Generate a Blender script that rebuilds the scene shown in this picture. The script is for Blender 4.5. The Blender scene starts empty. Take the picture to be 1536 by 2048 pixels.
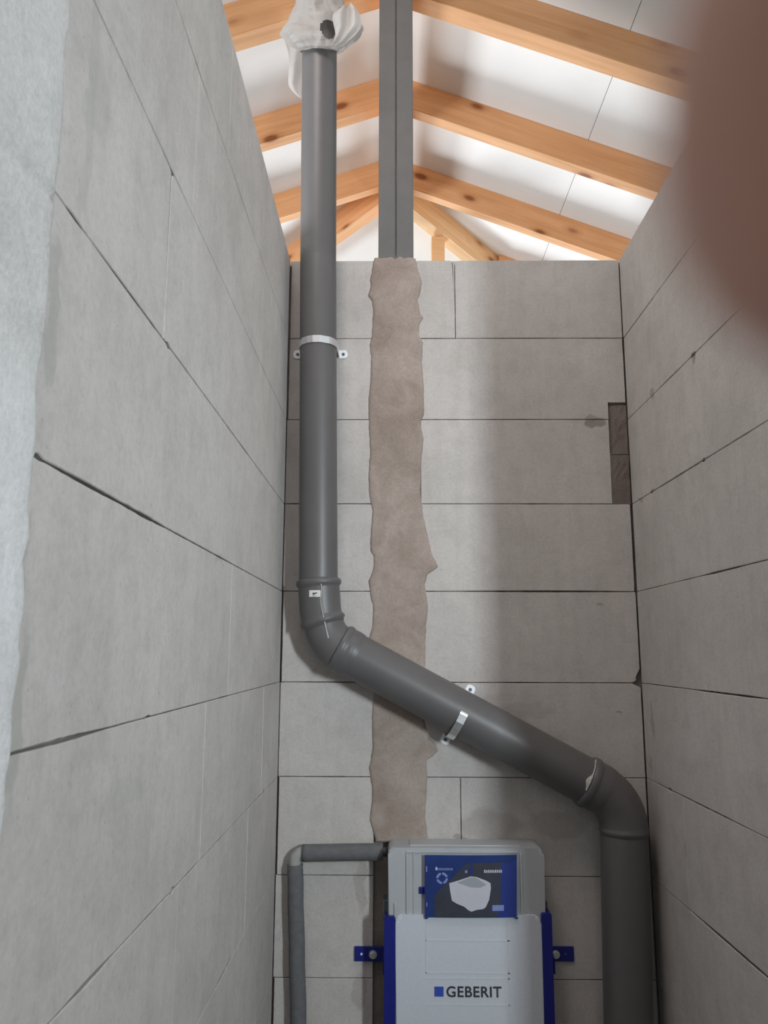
import bpy, bmesh, math, random
from mathutils import Vector, Matrix, noise

# ------------------------------------------------------------------ camera, world, light
ZC = 1.5833                      # camera height above the floor
F_PX = 1579.86
PITCH, YAW, ROLL = 0.174878, -0.0113225, 0.0026312
D, XL, XR = 2.2236, -0.3112, 0.6829   # back wall distance, left and right wall planes
SC = bpy.context.scene
COL = SC.collection

cp, sp, cw, sw = math.cos(PITCH), math.sin(PITCH), math.cos(YAW), math.sin(YAW)
FW = Vector((sw * cp, cw * cp, sp))
_rt = Vector((cw, -sw, 0)); _up = _rt.cross(FW)
RT = _rt * math.cos(ROLL) + _up * math.sin(ROLL)
UP = _up * math.cos(ROLL) - _rt * math.sin(ROLL)
CAMP = Vector((0, 0, ZC))
cam_d = bpy.data.cameras.new('camera'); cam = bpy.data.objects.new('camera', cam_d); COL.objects.link(cam)
m = Matrix((RT, UP, -FW)).transposed().to_4x4(); m.translation = CAMP
cam.matrix_world = m
cam_d.sensor_fit = 'HORIZONTAL'; cam_d.sensor_width = 36.0; cam_d.lens = F_PX / 1536 * 36
cam_d.clip_start = 0.001; cam_d.clip_end = 100
cam_d.dof.use_dof = True; cam_d.dof.focus_distance = 2.4; cam_d.dof.aperture_fstop = 22
SC.camera = cam
SC.view_settings.view_transform = 'Standard'; SC.view_settings.look = 'None'
SC.view_settings.gamma = 1.0; SC.view_settings.exposure = 0.0; SC.view_settings.use_curve_mapping = False

W = bpy.data.worlds.new('world'); SC.world = W; W.use_nodes = True
W.node_tree.nodes['Background'].inputs[0].default_value = (0.75, 0.86, 1.0, 1)
W.node_tree.nodes['Background'].inputs[1].default_value = 0.4

def area(name, loc, target, sx, sy, power, color):
    l = bpy.data.lights.new(name, 'AREA'); l.shape = 'RECTANGLE'; l.size = sx; l.size_y = sy
    l.energy = power; l.color = color
    o = bpy.data.objects.new(name, l); COL.objects.link(o); o.location = loc
    o.rotation_euler = (Vector(target) - Vector(loc)).to_track_quat('-Z', 'Y').to_euler()
    return o
# daylight through the window openings, plus unseen lights added to brighten walls and loft
nw = area('daylight_near_window', (1.59, -1.0, 2.0), (-0.28, 1.35, 1.86), 0.18, 0.5, 15.5, (0.88, 0.98, 1.04))
nw.data.spread = math.radians(78)
area('added_gable_light', (0.4, -4.25, 3.2), (0, 2, 2.6), 1.2, 0.7, 6, (1.0, 0.98, 0.96))  # unseen source, added to lift the upper walls from behind
area('added_roof_light', (-0.43, 0.80, 4.16), (0.2, 1.5, 1.6), 0.65, 0.85, 23, (1.0, 0.89, 0.845))  # unseen source, added to brighten the upper back wall more than the lower
area('added_left_light', (-4.05, 1.2, 1.6), (0, 1.2, 2.2), 1.6, 1.2, 190, (0.93, 0.98, 1.02))  # unseen source, added so the roof boards bounce light down into the room
area('daylight_far_window_left', (-1.6, 7.35, 1.55), (-1.6, 0, 1.9), 1.6, 1.2, 180, (0.93, 0.98, 1.02))
area('daylight_far_window_right', (1.6, 7.35, 1.55), (1.6, 0, 1.9), 1.6, 1.2, 130, (0.93, 0.98, 1.02))
area('daylight_side_window_right', (4.05, 4.4, 1.6), (0, 4.4, 1.9), 1.6, 1.2, 50, (0.93, 0.98, 1.02))

# ------------------------------------------------------------------ helpers
def ray(u, v):
    return FW + RT * ((u - 768) / F_PX) + UP * ((1024 - v) / F_PX)
def onY(u, v, Y):
    d = ray(u, v); return CAMP + d * (Y / d.y)
def onX(u, v, X):
    d = ray(u, v); return CAMP + d * (X / d.x)

def link(name, bm, mat, parent=None, smooth=False):
    me = bpy.data.meshes.new(name); bm.to_mesh(me); bm.free()
    mats = mat if isinstance(mat, (list, tuple)) else [mat]
    for mm in mats: me.materials.append(mm)
    if smooth:
        for p in me.polygons: p.use_smooth = True
    o = bpy.data.objects.new(name, me); COL.objects.link(o)
    if parent: o.parent = parent
    return o
def tag(o, label, cat, group=None):
    o['label'] = label; o['category'] = cat
    if group: o['group'] = group
    return o
def thing(name, label, cat, group=None, loc=(0, 0, 0)):
    o = bpy.data.objects.new(name, None); COL.objects.link(o); o.location = loc
    o.empty_display_size = 0.05
    return tag(o, label, cat, group)
def struct(o):
    o['kind'] = 'structure'; return o
def local(o, root):      # mesh was authored in world space; put it relative to the root's place
    o.data.transform(Matrix.Translation(-root.location)); return o

def box(bm, x0, x1, y0, y1, z0, z1, mi=0, bev=0.0, seg=2):
    vs = [bm.verts.new((x, y, z)) for x in (x0, x1) for y in (y0, y1) for z in (z0, z1)]
    fs = [(0, 1, 3, 2), (4, 6, 7, 5), (0, 4, 5, 1), (2, 3, 7, 6), (0, 2, 6, 4), (1, 5, 7, 3)]
    F = [bm.faces.new([vs[i] for i in f]) for f in fs]
    for f in F: f.material_index = mi
    if bev:
        es = list({e for f in F for e in f.edges})
        r = bmesh.ops.bevel(bm, geom=es, offset=bev, segments=seg, profile=0.5, affect='EDGES')
        for f in r['faces']: f.material_index = mi
    return vs

def prism(bm, pts, depth, mi=0, front_mi=None):
    """pts: closed loop of Vectors (front), depth: Vector to the back loop."""
    n = len(pts)
    a = [bm.verts.new(p) for p in pts]; b = [bm.verts.new(p + depth) for p in pts]
    f = bm.faces.new(a); f.material_index = mi if front_mi is None else front_mi
    g = bm.faces.new(b[::-1]); g.material_index = mi
    for i in range(n):
        q = bm.faces.new((a[i], b[i], b[(i + 1) % n], a[(i + 1) % n])); q.material_index = mi
    return f

def tube(bm, path, radii, seg=40, cap=True, mi=0, side=Vector((0, 1, 0))):
    """sweep a circle along path (Vectors); radii per point; 'side' is a vector normal to the path plane."""
    rings = []
    n = len(path)
    for i, p in enumerate(path):
        t = (path[min(i + 1, n - 1)] - path[max(i - 1, 0)])
        if t.length < 1e-9: t = path[min(i + 2, n - 1)] - path[max(i - 2, 0)]
        t.normalize()
        s = (side - t * side.dot(t)).normalized(); w = t.cross(s)
        rings.append([bm.verts.new(p + (s * math.cos(a) + w * math.sin(a)) * radii[i])
                      for a in [2 * math.pi * k / seg for k in range(seg)]])
    for i in range(n - 1):
        for k in range(seg):
            f = bm.faces.new((rings[i][k], rings[i][(k + 1) % seg], rings[i + 1][(k + 1) % seg], rings[i + 1][k]))
            f.smooth = True; f.material_index = mi
    if cap:
        bm.faces.new(rings[0][::-1]).material_index = mi; bm.faces.new(rings[-1]).material_index = mi
    return rings

def fillet(p0, p1, p2, t, n=14):
    """arc between the legs p0-p1 and p1-p2 starting t before the corner"""
    a = (p0 - p1).normalized(); b = (p2 - p1).normalized()
    half = math.acos(max(-1, min(1, a.dot(b)))) / 2
    R = t * math.tan(half); c = p1 + (a + b).normalized() * (R / math.sin(half))
    s = p1 + a * t - c; e = p1 + b * t - c
    th = math.acos(max(-1, min(1, s.dot(e) / (R * R))))
    out = []
    for i in range(n + 1):
        k = i / n
        out.append(c + (s * math.sin((1 - k) * th) + e * math.sin(k * th)) / math.sin(th))
    return out

# ------------------------------------------------------------------ materials
class NT:
    def __init__(s, name):
        s.m = bpy.data.materials.new(name); s.m.use_nodes = True; s.t = s.m.node_tree
        s.b = s.t.nodes['Principled BSDF']; s.out = s.t.nodes['Material Output']
    def n(s, typ, **kw):
        nd = s.t.nodes.new(typ)
        for k, v in kw.items():
            if k.startswith('i_'):
                key = k[2:]; key = int(key) if key.isdigit() else key.replace('_', ' ')
                nd.inputs[key].default_value = v
            else: setattr(nd, k, v)
        return nd
    def l(s, a, b): s.t.links.new(a, b)
    def coords(s, scale=(1, 1, 1)):
        tc = s.n('ShaderNodeTexCoord'); mp = s.n('ShaderNodeMapping'); mp.inputs['Scale'].default_value = scale
        s.l(tc.outputs['Object'], mp.inputs[0]); return mp.outputs[0]
    def noise(s, vec, scale, detail=4, rough=0.6, dist=0.0):
        nd = s.n('ShaderNodeTexNoise'); nd.inputs['Scale'].default_value = scale
        nd.inputs['Detail'].default_value = detail; nd.inputs['Roughness'].default_value = rough
        nd.inputs['Distortion'].default_value = dist; s.l(vec, nd.inputs['Vector']); return nd.outputs[0]
    def ramp(s, fac, stops):
        r = s.n('ShaderNodeValToRGB'); e = r.color_ramp.elements
        e[0].position, e[0].color = stops[0][0], (*stops[0][1], 1)
        e[1].position, e[1].color = stops[-1][0], (*stops[-1][1], 1)
        for p, c in stops[1:-1]:
            q = e.new(p); q.color = (*c, 1)
        s.l(fac, r.inputs[0]); return r.outputs[0]
    def mix(s, fac, a, b, mode='MIX'):
        x = s.n('ShaderNodeMix', data_type='RGBA', blend_type=mode)
        for sock, v in ((x.inputs[0], fac), (x.inputs[6], a), (x.inputs[7], b)):
            if isinstance(v, (int, float)): sock.default_value = v
            elif isinstance(v, tuple): sock.default_value = (*v, 1) if len(v) == 3 else v
            else: s.l(v, sock)
        return x.outputs[2]
    def math(s, op, a, b=0.0, clamp=False):
        x = s.n('ShaderNodeMath', operation=op, use_clamp=clamp)
        for i, v in enumerate((a, b)):
            if isinstance(v, (int, float)): x.inputs[i].default_value = v
            else: s.l(v, x.inputs[i])
        return x.outputs[0]
    def bump(s, h, strength=0.3, dist=0.002):
        b = s.n('ShaderNodeBump'); b.inputs['Strength'].default_value = strength; b.inputs['Distance'].default_value = dist
        s.l(h, b.inputs['Height']); s.l(b.outputs[0], s.b.inputs['Normal'])
    def setup(s, col, rough=0.8, metal=0.0, spec=None):
        if isinstance(col, tuple): s.b.inputs['Base Color'].default_value = (*col, 1)
        else: s.l(col, s.b.inputs['Base Color'])
        s.b.inputs['Roughness'].default_value = rough; s.b.inputs['Metallic'].default_value = metal
        if spec is not None: s.b.inputs['Specular IOR Level'].default_value = spec
        return s.m

def mat_block(name, base, stains=(), planes='xz'):
    t = NT(name); v = t.coords()
    big = t.noise(v, 3.2, 5, 0.6); fine = t.noise(v, 130, 3, 0.7); mid = t.noise(v, 18, 5, 0.65, 0.4)
    c = t.ramp(big, [(0.3, tuple(x * 0.90 for x in base)), (0.7, tuple(min(1, x * 1.06) for x in base))])
    c = t.mix(0.5, c, t.ramp(mid, [(0.32, (0.80, 0.80, 0.79)), (0.55, (1, 1, 1))]), 'MULTIPLY')
    c = t.mix(0.6, c, t.ramp(fine, [(0.3, (0.84, 0.84, 0.84)), (0.6, (1.03, 1.03, 1.03))]), 'MULTIPLY')
    # fine vertical saw scratches
    sv = t.coords((40, 40, 3)); c = t.mix(0.35, c, t.ramp(t.noise(sv, 1.0, 3, 0.5), [(0.35, (0.88, 0.88, 0.88)), (0.6, (1, 1, 1))]), 'MULTIPLY')
    # pores
    vo = t.n('ShaderNodeTexVoronoi'); vo.inputs['Scale'].default_value = 45; t.l(v, vo.inputs['Vector'])
    c = t.mix(0.6, c, t.ramp(vo.outputs['Distance'], [(0.05, (0.72, 0.71, 0.70)), (0.11, (1, 1, 1))]), 'MULTIPLY')
    tc = t.n('ShaderNodeTexCoord')
    warp = t.n('ShaderNodeTexNoise'); warp.inputs['Scale'].default_value = 22; warp.inputs['Detail'].default_value = 4; t.l(tc.outputs['Object'], warp.inputs['Vector'])
    off = t.n('ShaderNodeVectorMath', operation='MULTIPLY_ADD'); t.l(warp.outputs[1], off.inputs[0]); off.inputs[1].default_value = (0.05, 0.05, 0.05)
    sub = t.n('ShaderNodeVectorMath', operation='SUBTRACT'); t.l(tc.outputs['Object'], sub.inputs[0]); sub.inputs[1].default_value = (0.025, 0.025, 0.025)
    t.l(sub.outputs[0], off.inputs[2])
    for (cx, cy, cz, rx, ry, rz, col, s) in stains:
        a = t.n('ShaderNodeVectorMath', operation='SUBTRACT'); t.l(off.outputs[0], a.inputs[0]); a.inputs[1].default_value = (cx, cy, cz)
        b = t.n('ShaderNodeVectorMath', operation='DIVIDE'); t.l(a.outputs[0], b.inputs[0]); b.inputs[1].default_value = (rx, ry, rz)
        ln = t.n('ShaderNodeVectorMath', operation='LENGTH'); t.l(b.outputs[0], ln.inputs[0])
        mr = t.n('ShaderNodeMapRange'); mr.inputs['From Min'].default_value = 1.15; mr.inputs['From Max'].default_value = 0.85
        mr.inputs['To Max'].default_value = s; t.l(ln.outputs['Value'], mr.inputs['Value'])
        c = t.mix(mr.outputs[0], c, col)
    t.bump(t.math('ADD', fine, t.math('MULTIPLY', mid, 0.8)), 0.35, 0.0015)
    return t.setup(c, 0.92, 0, 0.2)

def mat_mortar(name, a, b):
    t = NT(name); v = t.coords()
    n1 = t.noise(v, 9, 6, 0.65, 0.5); n2 = t.noise(v, 160, 3, 0.7); n3 = t.noise(v, 3, 3, .5, .8)
    c = t.ramp(n1, [(0.35, a), (0.65, b)])
    c = t.mix(0.7, c, t.ramp(n3, [(0.4, (0.82, 0.80, 0.78)), (0.6, (1.05, 1.05, 1.05))]), 'MULTIPLY')
    c = t.mix(0.6, c, t.ramp(n2, [(0.3, (0.78, 0.78, 0.78)), (0.65, (1.05, 1.05, 1.05))]), 'MULTIPLY')
    t.bump(t.math('ADD', n2, n1), 0.6, 0.002)
    return t.setup(c, 0.95, 0, 0.2)

def mat_wood(name, light, dark, knots=True, seed=0.0):
    t = NT(name); tc = t.n('ShaderNodeTexCoord'); oi = t.n('ShaderNodeObjectInfo')
    ad = t.n('ShaderNodeVectorMath', operation='ADD'); t.l(tc.outputs['Object'], ad.inputs[0])
    sc = t.n('ShaderNodeVectorMath', operation='SCALE'); sc.inputs[0].default_value = (13.1, 7.7, 5.3); t.l(oi.outputs['Random'], sc.inputs['Scale'])
    t.l(sc.outputs[0], ad.inputs[1])
    mp = t.n('ShaderNodeMapping'); mp.inputs['Scale'].default_value = (1.2, 26, 26); t.l(ad.outputs[0], mp.inputs[0])
    g = t.noise(mp.outputs[0], 1.6, 5, 0.6, 0.6)
    c = t.ramp(g, [(0.3, dark), (0.65, light)])
    mp2 = t.n('ShaderNodeMapping'); mp2.inputs['Scale'].default_value = (4.2, 9.0, 9.0); t.l(ad.outputs[0], mp2.inputs[0])
    if knots:
        vo = t.n('ShaderNodeTexVoronoi'); vo.inputs['Scale'].default_value = 1.0; t.l(mp2.outputs[0], vo.inputs['Vector'])
        c = t.mix(0.9, c, t.ramp(vo.outputs['Distance'], [(0.10, (0.32, 0.18, 0.10)), (0.19, (0.86, 0.80, 0.76)), (0.32, (1, 1, 1))]), 'MULTIPLY')
    b = t.noise(mp2.outputs[0], 0.5, 2); c = t.mix(0.5, c, t.ramp(b, [(0.4, (0.88, 0.84, 0.8)), (0.6, (1.04, 1.04, 1.04))]), 'MULTIPLY')
    t.bump(g, 0.15, 0.001)
    return t.setup(c, 0.65, 0, 0.3)

def mat_plain(name, col, rough=0.6, metal=0.0, var=0.12, scale=20, bump=0.1, spec=None, anis=(1, 1, 1)):
    t = NT(name); v = t.coords(anis); n = t.noise(v, scale, 4, 0.6)
    lo = tuple(x * (1 - var) for x in col); hi = tuple(min(1, x * (1 + var)) for x in col)
    c = t.ramp(n, [(0.3, lo), (0.7, hi)])
    if bump: t.bump(n, bump, 0.001)
    return t.setup(c, rough, metal, spec)

P = onY(1190, 845, D)
BROWN = (0.27, 0.23, 0.205)
def st(u, v, ru, rv, s=0.75, col=BROWN):
    p = onY(u, v, D); k = 1 / 700
    return (p.x, D, p.z, ru * k, 0.2, rv * k, col, s)
def stL(u, v, ry, rz, s=0.5, col=(0.36, 0.36, 0.33)):
    p = onX(u, v, XL); return (XL, p.y, p.z, 0.2, ry, rz, col, s)
def stR(u, v, ry, rz, s=0.5, col=(0.30, 0.28, 0.26)):
    p = onX(u, v, XR); return (XR, p.y, p.z, 0.2, ry, rz, col, s)
AAC = (0.57, 0.538, 0.512)
M_back = mat_block('aerated_block_back', AAC, [st(1190, 846, 24, 9, 0.8), st(1180, 838, 12, 9, 0.6), st(1050, 1420, 60, 14, 0.25),
                                               st(980, 1650, 60, 26, 0.35), st(1120, 1650, 50, 25, 0.3), st(1236, 1427, 5, 3, 0.6),
                                               st(1200, 1211, 6, 3, 0.5), st(722, 1770, 9, 50, 0.35), st(718, 1980, 10, 30, .35), st(923, 1680, 14, 9, 0.6)])
M_left = mat_block('aerated_block_left', AAC, [stL(105, 620, 0.012, 0.075, 0.5), stL(100, 330, 0.012, 0.10, 0.35), stL(36, 1440, 0.011, 0.07, 0.55),
                                               stL(48, 1130, 0.006, 0.05, 0.45), stL(440, 1120, 0.035, 0.008, 0.5), stL(200, 200, 0.03, 0.05, 0.3),
                                               stL(182, 205, 0.012, 0.16, .25), stL(250, 1590, 0.08, 0.02, 0.2)])
M_right = mat_block('aerated_block_right', AAC, [stR(1303, 786, 0.02, 0.014, 0.7), stR(1387, 712, 0.012, 0.010, 0.8), stR(1305, 1440, 0.012, 0.045, 0.5),
                                                 stR(1303, 1535, 0.008, 0.02, 0.5), stR(1300, 690, 0.03, 0.06, 0.2), stR(1306, 982, 0.016, 0.006, 0.7),
                                                 stR(1280, 1000, 0.016, 0.006, 0.7), stR(1372, 1700, .006, .02, .5)])
M_joint = mat_mortar('dark_joint_mortar', (0.20, 0.18, 0.165), (0.28, 0.25, 0.23))  # dark mortar behind the block joints, also wall cores and roofing
M_mortar = mat_mortar('wet_brown_mortar', (0.325, 0.262, 0.225), (0.44, 0.37, 0.33))
M_slot = mat_mortar('brown_slot_mortar', (0.38, 0.31, 0.28), (0.46, 0.395, 0.36))
M_plaster = mat_mortar('light_plaster', (0.66, 0.66, 0.65), (0.76, 0.76, 0.755))
M_conc = mat_mortar('screed', (0.065, 0.062, 0.06), (0.09, 0.087, 0.083))
M_board = mat_plain('white_roof_board', (0.86, 0.86, 0.85), 0.7, 0, 0.02, 4, 0.0)
M_wood = mat_wood('spruce_rafter', (0.80, 0.45, 0.235), (0.68, 0.35, 0.155))
M_wood2 = mat_wood('pale_spruce', (0.90, 0.62, 0.36), (0.80, 0.50, 0.25))
M_steel = mat_plain('grey_primed_steel', (0.140, 0.137, 0.133), 0.6, 0, 0.08, 14, 0.1)
M_weld = mat_plain('weld_line', (0.085, 0.083, 0.082), 0.8, 0, 0.3, 60, 0.4)
M_pipe = mat_plain('grey_plastic_pipe', (0.122, 0.117, 0.117), 0.42, 0, 0.05, 9, 0.03)
M_foam = mat_plain('grey_foam_sleeve', (0.135, 0.137, 0.142), 0.9, 0, 0.12, 60, 0.4)
M_ppr = mat_plain('light_grey_fitting', (0.36, 0.36, 0.34), 0.5, 0, 0.05, 20, 0)
M_zinc = mat_plain('galvanised_zinc', (0.86, 0.88, 0.90), 0.34, 0.9, 0.06, 90, 0.2)
M_zinc_l = mat_plain('bright_zinc_tab', (0.86, 0.88, 0.90), 0.5, 0.25, 0.05, 90, 0.1)
M_dark = mat_plain('dark_screw_head', (0.12, 0.13, 0.14), 0.5, 0.6, 0.1, 80, 0)
M_blue = mat_plain('blue_lacquered_steel', (0.012, 0.017, 0.19), 0.35, 0, 0.1, 20, 0.05)
M_tank = mat_plain('grey_white_tank_plastic', (0.42, 0.44, 0.46), 0.4, 0, 0.04, 12, 0.0)
M_styro = mat_plain('white_polystyrene', (0.58, 0.61, 0.66), 0.6, 0, 0.03, 120, 0.1)
M_white = mat_plain('white_label', (0.75, 0.73, 0.70), 0.6, 0, 0.05, 30, 0)
M_ink = mat_plain('dark_grey_ink', (0.03, 0.035, 0.05), 0.6, 0, 0.05, 30, 0)
M_lblue = mat_plain('logo_blue', (0.03, 0.07, 0.42), 0.6, 0, 0.03, 30, 0)
M_scuff = mat_plain('pale_scuff', (0.5, 0.48, 0.45), 0.6, 0, 0.3, 150, 0)

# ------------------------------------------------------------------ structure: house shell
bm = bmesh.new(); box(bm, -4.2, 4.2, -4.4, 7.5, -0.2, 0.0)
struct(link('floor', bm, M_conc))

SR, SL, SH = 0.385, 0.34, 0.48            # roof slopes: right, left, hip end
AY = 4.05                                  # the ridge ends here
ZB = ZC + 2.65                             # underside of the boards at the ridge
ZR = ZC + 2.50                             # underside of the rafters at the ridge
bm = bmesh.new()
def slab(pts):
    prism(bm, [Vector(p) for p in pts], Vector((0, 0, 0.02)))
def zr(x): return ZB - SR * x
def zl(x): return ZB + SL * x
for a, b in ((0.0, 0.8915), (0.8945, 2.142), (2.145, 3.392), (3.395, 4.25)):
    slab([(a, -4.4, zr(a)), (a, AY + a * SR / SH, zr(a)), (b, AY + b * SR / SH, zr(b)), (b, -4.4, zr(b))])
for a, b in ((-1.053, -2.3), (-2.303, -3.55), (-3.553, -4.25)):
    slab([(a, -4.4, zl(a)), (b, -4.4, zl(b)), (b, AY - b * SL / SH, zl(b)), (a, AY - a * SL / SH, zl(a))])
# the first bay on the left has an opening added for the unseen roof light
WX0, WX1, WY0, WY1 = -0.78, -0.08, 0.35, 1.25
def lq(x0, x1, y0, y1, dz=0): return [(x0, y0, zl(x0) + dz), (x1, y0, zl(x1) + dz), (x1, y1, zl(x1) + dz), (x0, y1, zl(x0) + dz)]
slab(lq(-1.05, 0, -4.4, WY0)); slab(lq(-1.05, WX0, WY0, WY1)); slab(lq(WX1, 0, WY0, WY1))
slab([(-1.05, WY1, zl(-1.05)), (0, WY1, ZB), (0, AY, ZB), (-1.05, AY + 1.05 * SL / SH, zl(-1.05))])
yh = 7.45
def zh(y): return ZB - SH * (y - AY)
slab([(0, AY, ZB), (-(yh - AY) * SH / SL, yh, zh(yh)), ((yh - AY) * SH / SR, yh, zh(yh))])
ceil = struct(link('ceiling', bm, M_board))
bm = bmesh.new()                            # dark roofing above the boards
for pts in ([(0, -4.4, ZB), (4.3, -4.4, zr(4.3)), (4.3, 7.6, zr(4.3)), (0, 7.6, ZB)],
            lq(-4.3, WX0, -4.4, 7.6), lq(WX1, 0, -4.4, 7.6), lq(WX0, WX1, -4.4, WY0), lq(WX0, WX1, WY1, 7.6)):
    prism(bm, [Vector(p) + Vector((0, 0, 0.05)) for p in pts], Vector((0, 0, 0.03)))
struct(link('trim_1', bm, M_joint)).name = 'trim_1'

def wall_with_holes(name, axis, pos, th, a0, a1, z1, holes, mat):
    """solid wall along 'axis' with rectangular openings (a0,a1,z0,z1)"""
    bm = bmesh.new()
    def bx(u0, u1, w0, w1):
        if u1 - u0 < 1e-4 or w1 - w0 < 1e-4: return
        if axis == 'x': box(bm, u0, u1, pos, pos + th, w0, w1)
        else: box(bm, pos, pos + th, u0, u1, w0, w1)
    cur = a0
    for (h0, h1, g0, g1) in sorted(holes):
        bx(cur, h0, 0, z1); bx(h0, h1, 0, g0); bx(h0, h1, g1, z1); cur = h1
    bx(cur, a1, 0, z1)
    return struct(link(name, bm, mat))
M_raw = mat_mortar('rough_grey_wall', (0.36, 0.355, 0.34), (0.44, 0.435, 0.42))
wall_with_holes('wall_rear', 'x', -4.4, 0.2, -4.2, 4.2, 4.10, [(-0.3, 1.1, 2.75, 3.65)], M_raw)
wall_with_holes('wall_far', 'x', 7.3, 0.2, -4.2, 4.2, 2.62, [(-2.4, -0.8, 0.95, 2.2), (0.8, 2.4, 0.95, 2.2)], M_raw)
wall_with_holes('wall_outer_right', 'y', 4.0, 0.2, -4.2, 7.3, 2.66, [(3.6, 5.2, 0.95, 2.25)], M_raw)
wall_with_holes('wall_outer_left', 'y', -4.2, 0.2, -4.2, 7.3, 2.82, [(0.4, 2.0, 0.95, 2.25)], M_raw)
wall_with_holes('wall_near_right', 'x', -1.05, 0.12, 0.95, 4.0, 2.66, [(1.47, 1.71, 1.70, 2.32)], M_raw)

# ------------------------------------------------------------------ block walls
def block_wall(bm, origin, ud, vd, nd, blocks, wide=(), chips=(), seed=1, half=0.0009, depth=0.014, chv=False):
    """blocks: (u0,u1,v0,v1) faces with slightly ragged edges; each block is a shallow solid with open joints round it."""
    rnd = random.Random(seed)
    def gap(u, v, horiz):
        g = half + 0.0009 * max(0, noise.noise(Vector((u * 9 + seed, v * 9, 3.1)))) + 0.0005 * noise.noise(Vector((u * 60, v * 60 + seed, 7)))
        for (a0, a1, b0, b1, extra) in wide:
            if a0 <= u <= a1 and b0 <= v <= b1:
                k = (u - a0) / max(1e-6, a1 - a0) if horiz else (v - b0) / max(1e-6, b1 - b0)
                g += extra * math.sin(math.pi * min(1, max(0, k))) * (0.7 + 0.6 * noise.noise(Vector((u * 40, v * 40, 1))))
        for (cu, cv, r) in chips:
            d = math.hypot(u - cu, v - cv)
            if d < r: g += (0.6 if horiz or chv else 1.2) * r * (1 - (d / r) ** 2)
        return max(0.0003, g * (1.0 if horiz or chv else 0.35))
    for blk in blocks:
        u0, u1, v0, v1 = blk[:4]
        notch = blk[4:6] if len(blk) > 4 else None
        off = rnd.uniform(-0.0006, 0.0004)
        loop = []
        nu = max(2, int((u1 - u0) / 0.012)); nv = max(2, int((v1 - v0) / 0.012))
        c = 0.002
        for i in range(nu + 1):
            u = u0 + (u1 - u0) * i / nu
            if notch and u > notch[0]: loop.append((u, notch[1], 'h'))
            else:
                loop.append((u, v0 + gap(u, v0, True), 'h'))
                if notch and u + (u1 - u0) / nu > notch[0]: loop += [(notch[0], v0 + gap(u, v0, True), 'h'), (notch[0], notch[1], 'h')]
        for i in range(nv + 1):
            v = v0 + (v1 - v0) * i / nv
            if not notch or v >= notch[1]: loop.append((u1 - gap(u1, v, False), v, 'v'))
        for i in range(nu + 1):
            u = u1 - (u1 - u0) * i / nu; loop.append((u, v1 - gap(u, v1, True), 'h'))
        for i in range(nv + 1):
            v = v1 - (v1 - v0) * i / nv; loop.append((u0 + gap(u0, v, False), v, 'v'))
        pts = []
        for (u, v, k) in loop:
            uu = min(max(u, u0 + gap(u0, v, False)), u1 - gap(u1, v, False))
            vv = min(max(v, v0 + gap(u, v0, True)), v1 - gap(u, v1, True))
            q = (uu, vv)
            if not pts or math.hypot(q[0] - pts[-1][0], q[1] - pts[-1][1]) > 1e-5: pts.append(q)
        if math.hypot(pts[0][0] - pts[-1][0], pts[0][1] - pts[-1][1]) < 1e-5: pts.pop()
        cu, cv = (u0 + u1) / 2, (v0 + v1) / 2
        front = [bm.verts.new(origin + ud * (p[0] + (0.0012 if p[0] < cu else -0.0012) * 0) + vd * p[1] + nd * off) for p in pts]
        ins = []
        for p in pts:                       # small worn bevel
            du = 0.0011 * (1 if p[0] - u0 < 0.006 else 0) - 0.0011 * (1 if u1 - p[0] < 0.006 else 0)
            dv = 0.0011 * (1 if p[1] - v0 < 0.006 else 0) - 0.0011 * (1 if v1 - p[1] < 0.006 else 0)
            ins.append(bm.verts.new(origin + ud * (p[0] + du) + vd * (p[1] + dv) + nd * off))
        for vtx in front: vtx.co -= nd * 0.0011
        back = [bm.verts.new(vt.co - nd * depth) for vt in front]
        n = len(pts)
        f = bm.faces.new(ins)
        for i in range(n):
            j = (i + 1) % n
            bm.faces.new((front[i], front[j], ins[j], ins[i]))
            bm.faces.new((back[i], back[j], front[j], front[i]))

def Zabs(k): return 1.5 + k
# back wall: u = x - XL (0 .. W), v = z
WB = XR - XL
chl, chr_ = -0.050 - XL, 0.080 - XL
def row(v0, u_edges):
    return [(u_edges[i], u_edges[i + 1], v0, v0 + 0.25) for i in range(0, len(u_edges) - 1)]
bl = []
lg = {2.5: .0035, 2.25: .0035, 2.0: .001, 1.75: .0012, 1.5: .003, 1.25: .0004, 1.0: .0035, 0.75: .0004, 0.5: .0035, .25: .0004, 0.0: .0035}
rg = {2.5: .0012, 2.25: .0022, 2.0: .001, 1.75: .0045, 1.5: .002, 1.25: .0018, 1.0: .0022, 0.75: .0022, 0.5: .002, .25: .002, 0: .002}
xj = onY(910, 600, D).x - XL
for v0 in [0.25 * k for k in range(11)]:
    a = lg[v0]; b = WB - rg[v0]
    bl.append((a, chl if v0 < 2.5 else -0.053 - XL, v0, v0 + 0.25))
    r0 = chr_ if v0 < 2.5 else 0.071 - XL
    if v0 == 2.5: bl += [(r0, xj, v0, v0 + .25), (xj, b, v0, v0 + .25)]
    elif v0 == 2.25: bl += [(r0, b, 2.25, 2.5, 0.6275 - XL, 2.302)]
    elif v0 == 2.0: bl += [(r0, 0.6285 - XL, v0, v0 + .25)]
    elif v0 == 1.0: bl += [(r0, onY(922, 1640, D).x - XL, v0, v0 + .25), (onY(922, 1640, D).x - XL, b, v0, v0 + .25)]
    else: bl.append((r0, b, v0, v0 + .25))
bm = bmesh.new()
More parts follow.
